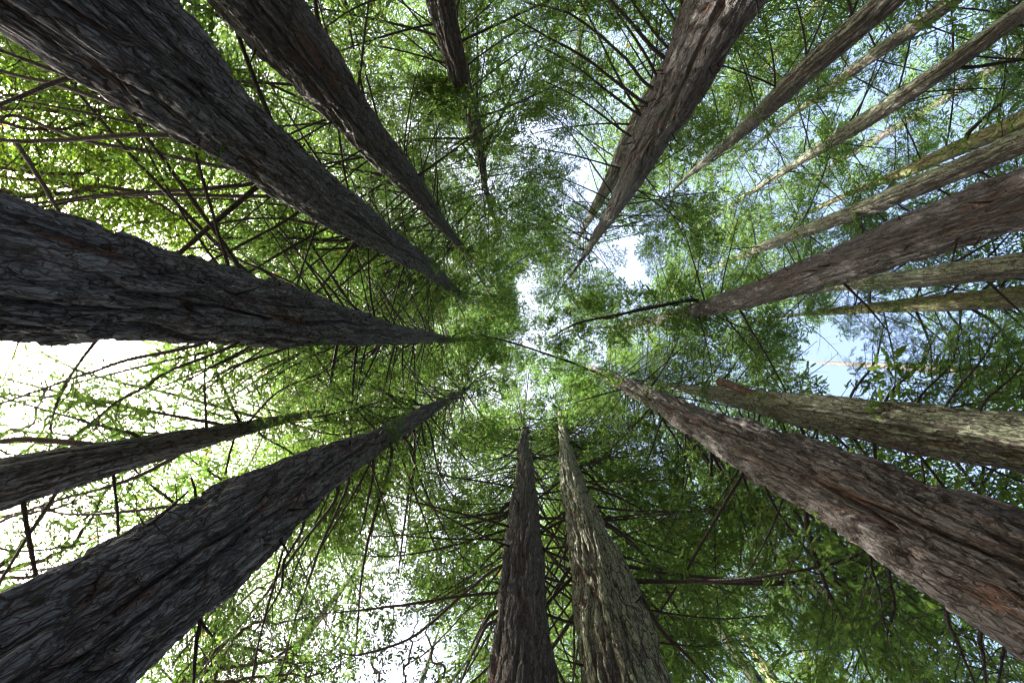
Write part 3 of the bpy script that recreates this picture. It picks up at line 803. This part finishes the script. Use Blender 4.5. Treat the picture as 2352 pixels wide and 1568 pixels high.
# broken-off stub and dead twig stubs
def stub(key, pts, w, h0=None, name='broken_stub', mat='bark_lichen'):
    root = TREES[key]
    p0 = at_d(*pts[0], DIST[key]); hh = p0.z - CAM.z
    P = np.array([list(at_h(x, y, hh + 0.8 * i)) for i, (x, y) in enumerate(pts)]) - np.array(root.location)
    C = curve_pts(P, 8)
    t = Tubes(); r = w / 2 * hh / F
    R = np.linspace(r, r * 0.8, 8)
    t.add(np.vstack([C, C[-1:] + (C[-1:] - C[-2:-1]) * 0.03]), np.append(R, 0.01), 14)
    link(name, t.mesh(name, M[mat]), root)
stub('e6', [(1760,925), (1700,893), (1650,874)], 24)
srng = random.Random(4)
for key, n, zr in (('topright', 34, (7, 20)), ('e3', 16, (8, 22)), ('se', 12, (7, 20)), ('upleft2', 12, (8, 20)), ('s1', 10, (6, 16)), ('s2', 10, (6, 16)), ('sw', 10, (5, 14)), ('left', 10, (5, 14))):
    for i in range(n):
        z = srng.uniform(*zr); a, r = axis_at(key, z)
        inw = math.atan2(-a[1], -a[0]) + srng.uniform(-1.3, 1.3)
        d = np.array([math.cos(inw), math.sin(inw), srng.uniform(-.4, .2)])
        L = srng.uniform(0.08, 0.35)
        P = [a + d * r * 0.8, a + d * (r + L * 0.5), a + d * (r + L) + np.array([0, 0, srng.uniform(-.08, .05)])]
        t = Tubes(); t.add(np.array(P) - np.array(TREES[key].location), [0.022, 0.015, 0.008], 6)
        link('twig_stub', t.mesh('twig_stub', M['limb_bark']), TREES[key])

# ------------------------------------------------------------------ broadleaf trees at the edge of the grove
def broadleaf(x, y, D, top, limbs, label, r=0.16, sprig=0.10, seed=1, leaf='broad_leaf'):
    rng = np.random.RandomState(seed)
    foot = at_d(x, y, D); foot.z = 0
    root = link('broadleaf_tree', None); root.location = foot
    tag(root, label, 'tree', 'broadleaf trees at the edge of the grove')
    t = Tubes()
    C = curve_pts([(0, 0, -0.3), (0.1, 0.05, top * 0.3), (-0.1, 0.15, top * 0.6), (0.15, 0, top)], 24)
    t.add(C, np.linspace(r * 1.3, r * 0.35, 24), 14)
    link('trunk', t.mesh('trunk', M['moss_bark']), root)
    for pts, h0, h1, rad, lf in limbs:
        hs = np.linspace(h0, h1, len(pts))
        P = np.array([list(at_h(px, py, h)) for (px, py), h in zip(pts, hs)]) - np.array(foot)
        zs = min(top * 0.95, max(1.5, P[0][2] - 1.0))
        k = np.interp(zs, C[:, 2], np.arange(24)); a = C[int(k)]
        P = np.vstack([a[None], P])
        B = Bough()
        n2, n3, nsp, l2 = [(10, 0, 0, 0.6), (12, 3, 3, 0.8), (20, 5, 6, 1.1), (32, 7, 8, 1.4)][lf]
        B.limb(P, rad * 0.8, rng, leaf_from=0.3, n2=n2, l2=l2, n3=n3, nsp=nsp, sprig=sprig, r1=rad * 0.2, nseg=32, wobble=2.2, droop=0.15, twig=1.3)
        w, f = B.build(rng, wood='moss_bark', leaf=leaf, template=T_BROAD, tilt=0.7)
        o = link('limb', w, root)
        if f is not None: link('foliage', f, o)
brr = random.Random(9)
L1 = [([(-60,420),(110,440),(300,425),(420,470)], 8.5, 9.5, 0.085, 2)]
for yy in range(20, 570, 34):
    x1 = brr.uniform(330, 520) if yy > 200 else brr.uniform(120, 330)
    h = brr.uniform(8.5, 13)
    L1.append(([(-120, yy + brr.uniform(-40, 40)), (x1 * 0.35, yy + brr.uniform(-40, 40)), (x1 * 0.7, yy + brr.uniform(-50, 50)), (x1, yy + brr.uniform(-60, 60))], h - 1, h + 1.5, 0.05, 3))
broadleaf(-560, 300, 14, 13, L1, 'sunlit yellow-green broadleaf tree filling the space behind the bare arched limbs', seed=2)
L2 = [([(-60,1340),(0,1290),(40,1243),(84,1192),(168,1100)], 10, 11, .09, 1), ([(60,1300),(161,1256),(208,1203),(235,1139),(320,1080)], 10, 11.5, .06, 1),
      ([(40,1120),(168,998),(290,905),(386,836),(440,800)], 11, 12, .07, 1), ([(-20,1010),(80,960),(110,880),(140,820)], 10, 11, .05, 1), ([(-60,1330),(30,1320),(120,1310),(250,1250),(330,1200)], 9, 9.5, .05, 2),
      ([(-80,1250),(0,1200),(110,1170),(200,1130)], 9, 10, .05, 2), ([(0,1100),(60,1020),(130,960),(250,900)], 12, 13, .06, 1)]
for yy in range(840, 1380, 45):
    h = brr.uniform(9, 13); x1 = brr.uniform(250, 480)
    L2.append(([(-100, yy + brr.uniform(0, 60)), (x1 * 0.3, yy + brr.uniform(-30, 30)), (x1 * 0.65, yy + brr.uniform(-50, 20)), (x1, yy + brr.uniform(-90, 0))], h - 1, h + 1, 0.03, 1 if yy < 1040 or 1120 < yy < 1260 else 2))
broadleaf(-420, 1440, 14, 12, L2, 'sparse broadleaf tree with crooked moss-covered branches against white sky', seed=3, sprig=0.09, leaf='silhouette_leaf')
L3 = [([(430,1560),(520,1480),(595,1441),(720,1425)], 10, 11, .08, 1), ([(450,1600),(560,1470),(655,1500),(720,1560)], 10, 10.5, .06, 1), ([(380,1600),(480,1540),(600,1520),(700,1450),(760,1350)], 11, 12.5, .07, 2),
      ([(420,1600),(560,1560),(700,1560),(800,1530)], 10, 11, .06, 2), ([(420,1560),(500,1430),(600,1350),(690,1310)], 11, 12.5, .06, 2), ([(430,1600),(640,1600),(850,1580),(1000,1560)], 10, 10.5, .05, 2)]
for xx in range(420, 1000, 70):
    h = brr.uniform(10, 14)
    L3.append(([(xx - 60, 1620), (xx + brr.uniform(-20, 30), 1540), (xx + brr.uniform(0, 60), 1450), (xx + brr.uniform(20, 110), 1360)], h - 1, h + 1, 0.035, 2 if xx < 860 else 1))
broadleaf(180, 1780, 14, 12, L3, 'sparse mossy broadleaf tree behind the bulky blue-grey redwood with shaggy ridges', seed=4, sprig=0.09, leaf='silhouette_leaf')

# ------------------------------------------------------------------ redwoods farther back: mostly their crowns show
BACK = [(216, 10, 36, 'tucked just behind the huge dark redwood'), (187, 10.5, 34, 'tucked just behind the massive sun-hiding redwood'), (148, 9.5, 32, 'tucked just behind the bulky blue-grey redwood'), (200, 17, 36, 'between the two darkest redwoods'), (128, 20, 36, 'between the bulky blue-grey and upright grey redwoods'), (217, 15, 38, 'behind the huge dark redwood with bare arched limbs'), (234, 17, 42, 'behind the straight brown-grey redwood'), (246, 25, 44, 'between the brown-grey redwood and the slender tufted one'),
        (258, 18, 40, 'behind the slender grey tufted redwood'), (279, 22, 44, 'between the tufted redwood and the stub-dotted redwood'), (299, 15, 38, 'behind the thick stub-dotted redwood'),
        (310, 27, 44, 'behind the slimmest lichen-streaked redwood'), (329, 30, 46, 'beyond the lichen-streaked redwoods'), (345, 20, 44, 'behind the large grey-brown redwood with reddish cracks'),
        (3, 25, 42, 'beyond the gap of sky beside the greenish redwood'), (12, 17, 40, 'behind the stout redwood with a broken stub'), (25, 13, 38, 'close behind the rusty-furrowed redwood'), (26, 25, 44, 'far behind the rusty-furrowed redwood'),
        (40, 19, 40, 'beside the shaded flank of the rusty-furrowed redwood'), (56, 17, 40, 'between the rusty-furrowed and the lichen-mottled redwood'), (71, 12, 36, 'close behind the lichen-mottled redwood'), (91, 13, 36, 'close behind the upright grey redwood with red cracks'),
        (82, 23, 42, 'far behind the twin redwoods'), (108, 24, 38, 'beyond the bright sky gap beside the upright grey redwood'), (147, 15, 34, 'behind the bulky blue-grey redwood'), (188, 18, 40, 'behind the massive sun-hiding redwood'), (48, 30, 46, 'farthest from the rusty-furrowed redwood')]
for i, (deg, D, top, where) in enumerate(BACK):
    a = math.radians(deg)
    smp = []
    for r in (1400, 900, F * D / (top - 4)):
        smp.append((ZX + r * math.cos(a), ZY + r * math.sin(a), 0.55 * r / D * (1 if r > 800 else 0.5)))
    key = 'back%d' % i
    root, ax = make_trunk('background_redwood', D, top + CAM.z, smp, 'bark_grey', 40, 70, 50 + i)
    tag(root, 'background redwood crown ' + where, 'tree', 'redwoods farther back')
    TREES[key] = root; AX[key] = ax
    az = random.uniform(0, 6)
    for q in range(26):
        t = (q + random.random()) / 26 * 0.94
        z = 12 + (top - 12) * t
        p, r = axis_at(key, z)
        az += 0.9
        k = random.choice(WHORL)
        sc = (0.55 + 0.6 * (1 - t) ** 0.7) * random.uniform(0.85, 1.15)
        pr = proj(p)
        if pr and random.random() > gap_keep(pr[0], pr[1]): continue
        if pr and (pr[0] < -400 or pr[0] > 2750 or pr[1] < -400 or pr[1] > 1970): continue
        if not all(clear(p, np.array([math.cos(az + u), math.sin(az + u), -0.1]), 4 * sc, key, 0.6) for u in (0, 1.57, 3.14, 4.71)): continue
        add_limb(root, k, p, az, sc, random.uniform(-.08, .08), 'limb')
        total += 1
print('limbs', total, 'objects', len(bpy.data.objects), 'triangles', sum(len(m.loops) - 2 * len(m.polygons) for m in bpy.data.meshes))
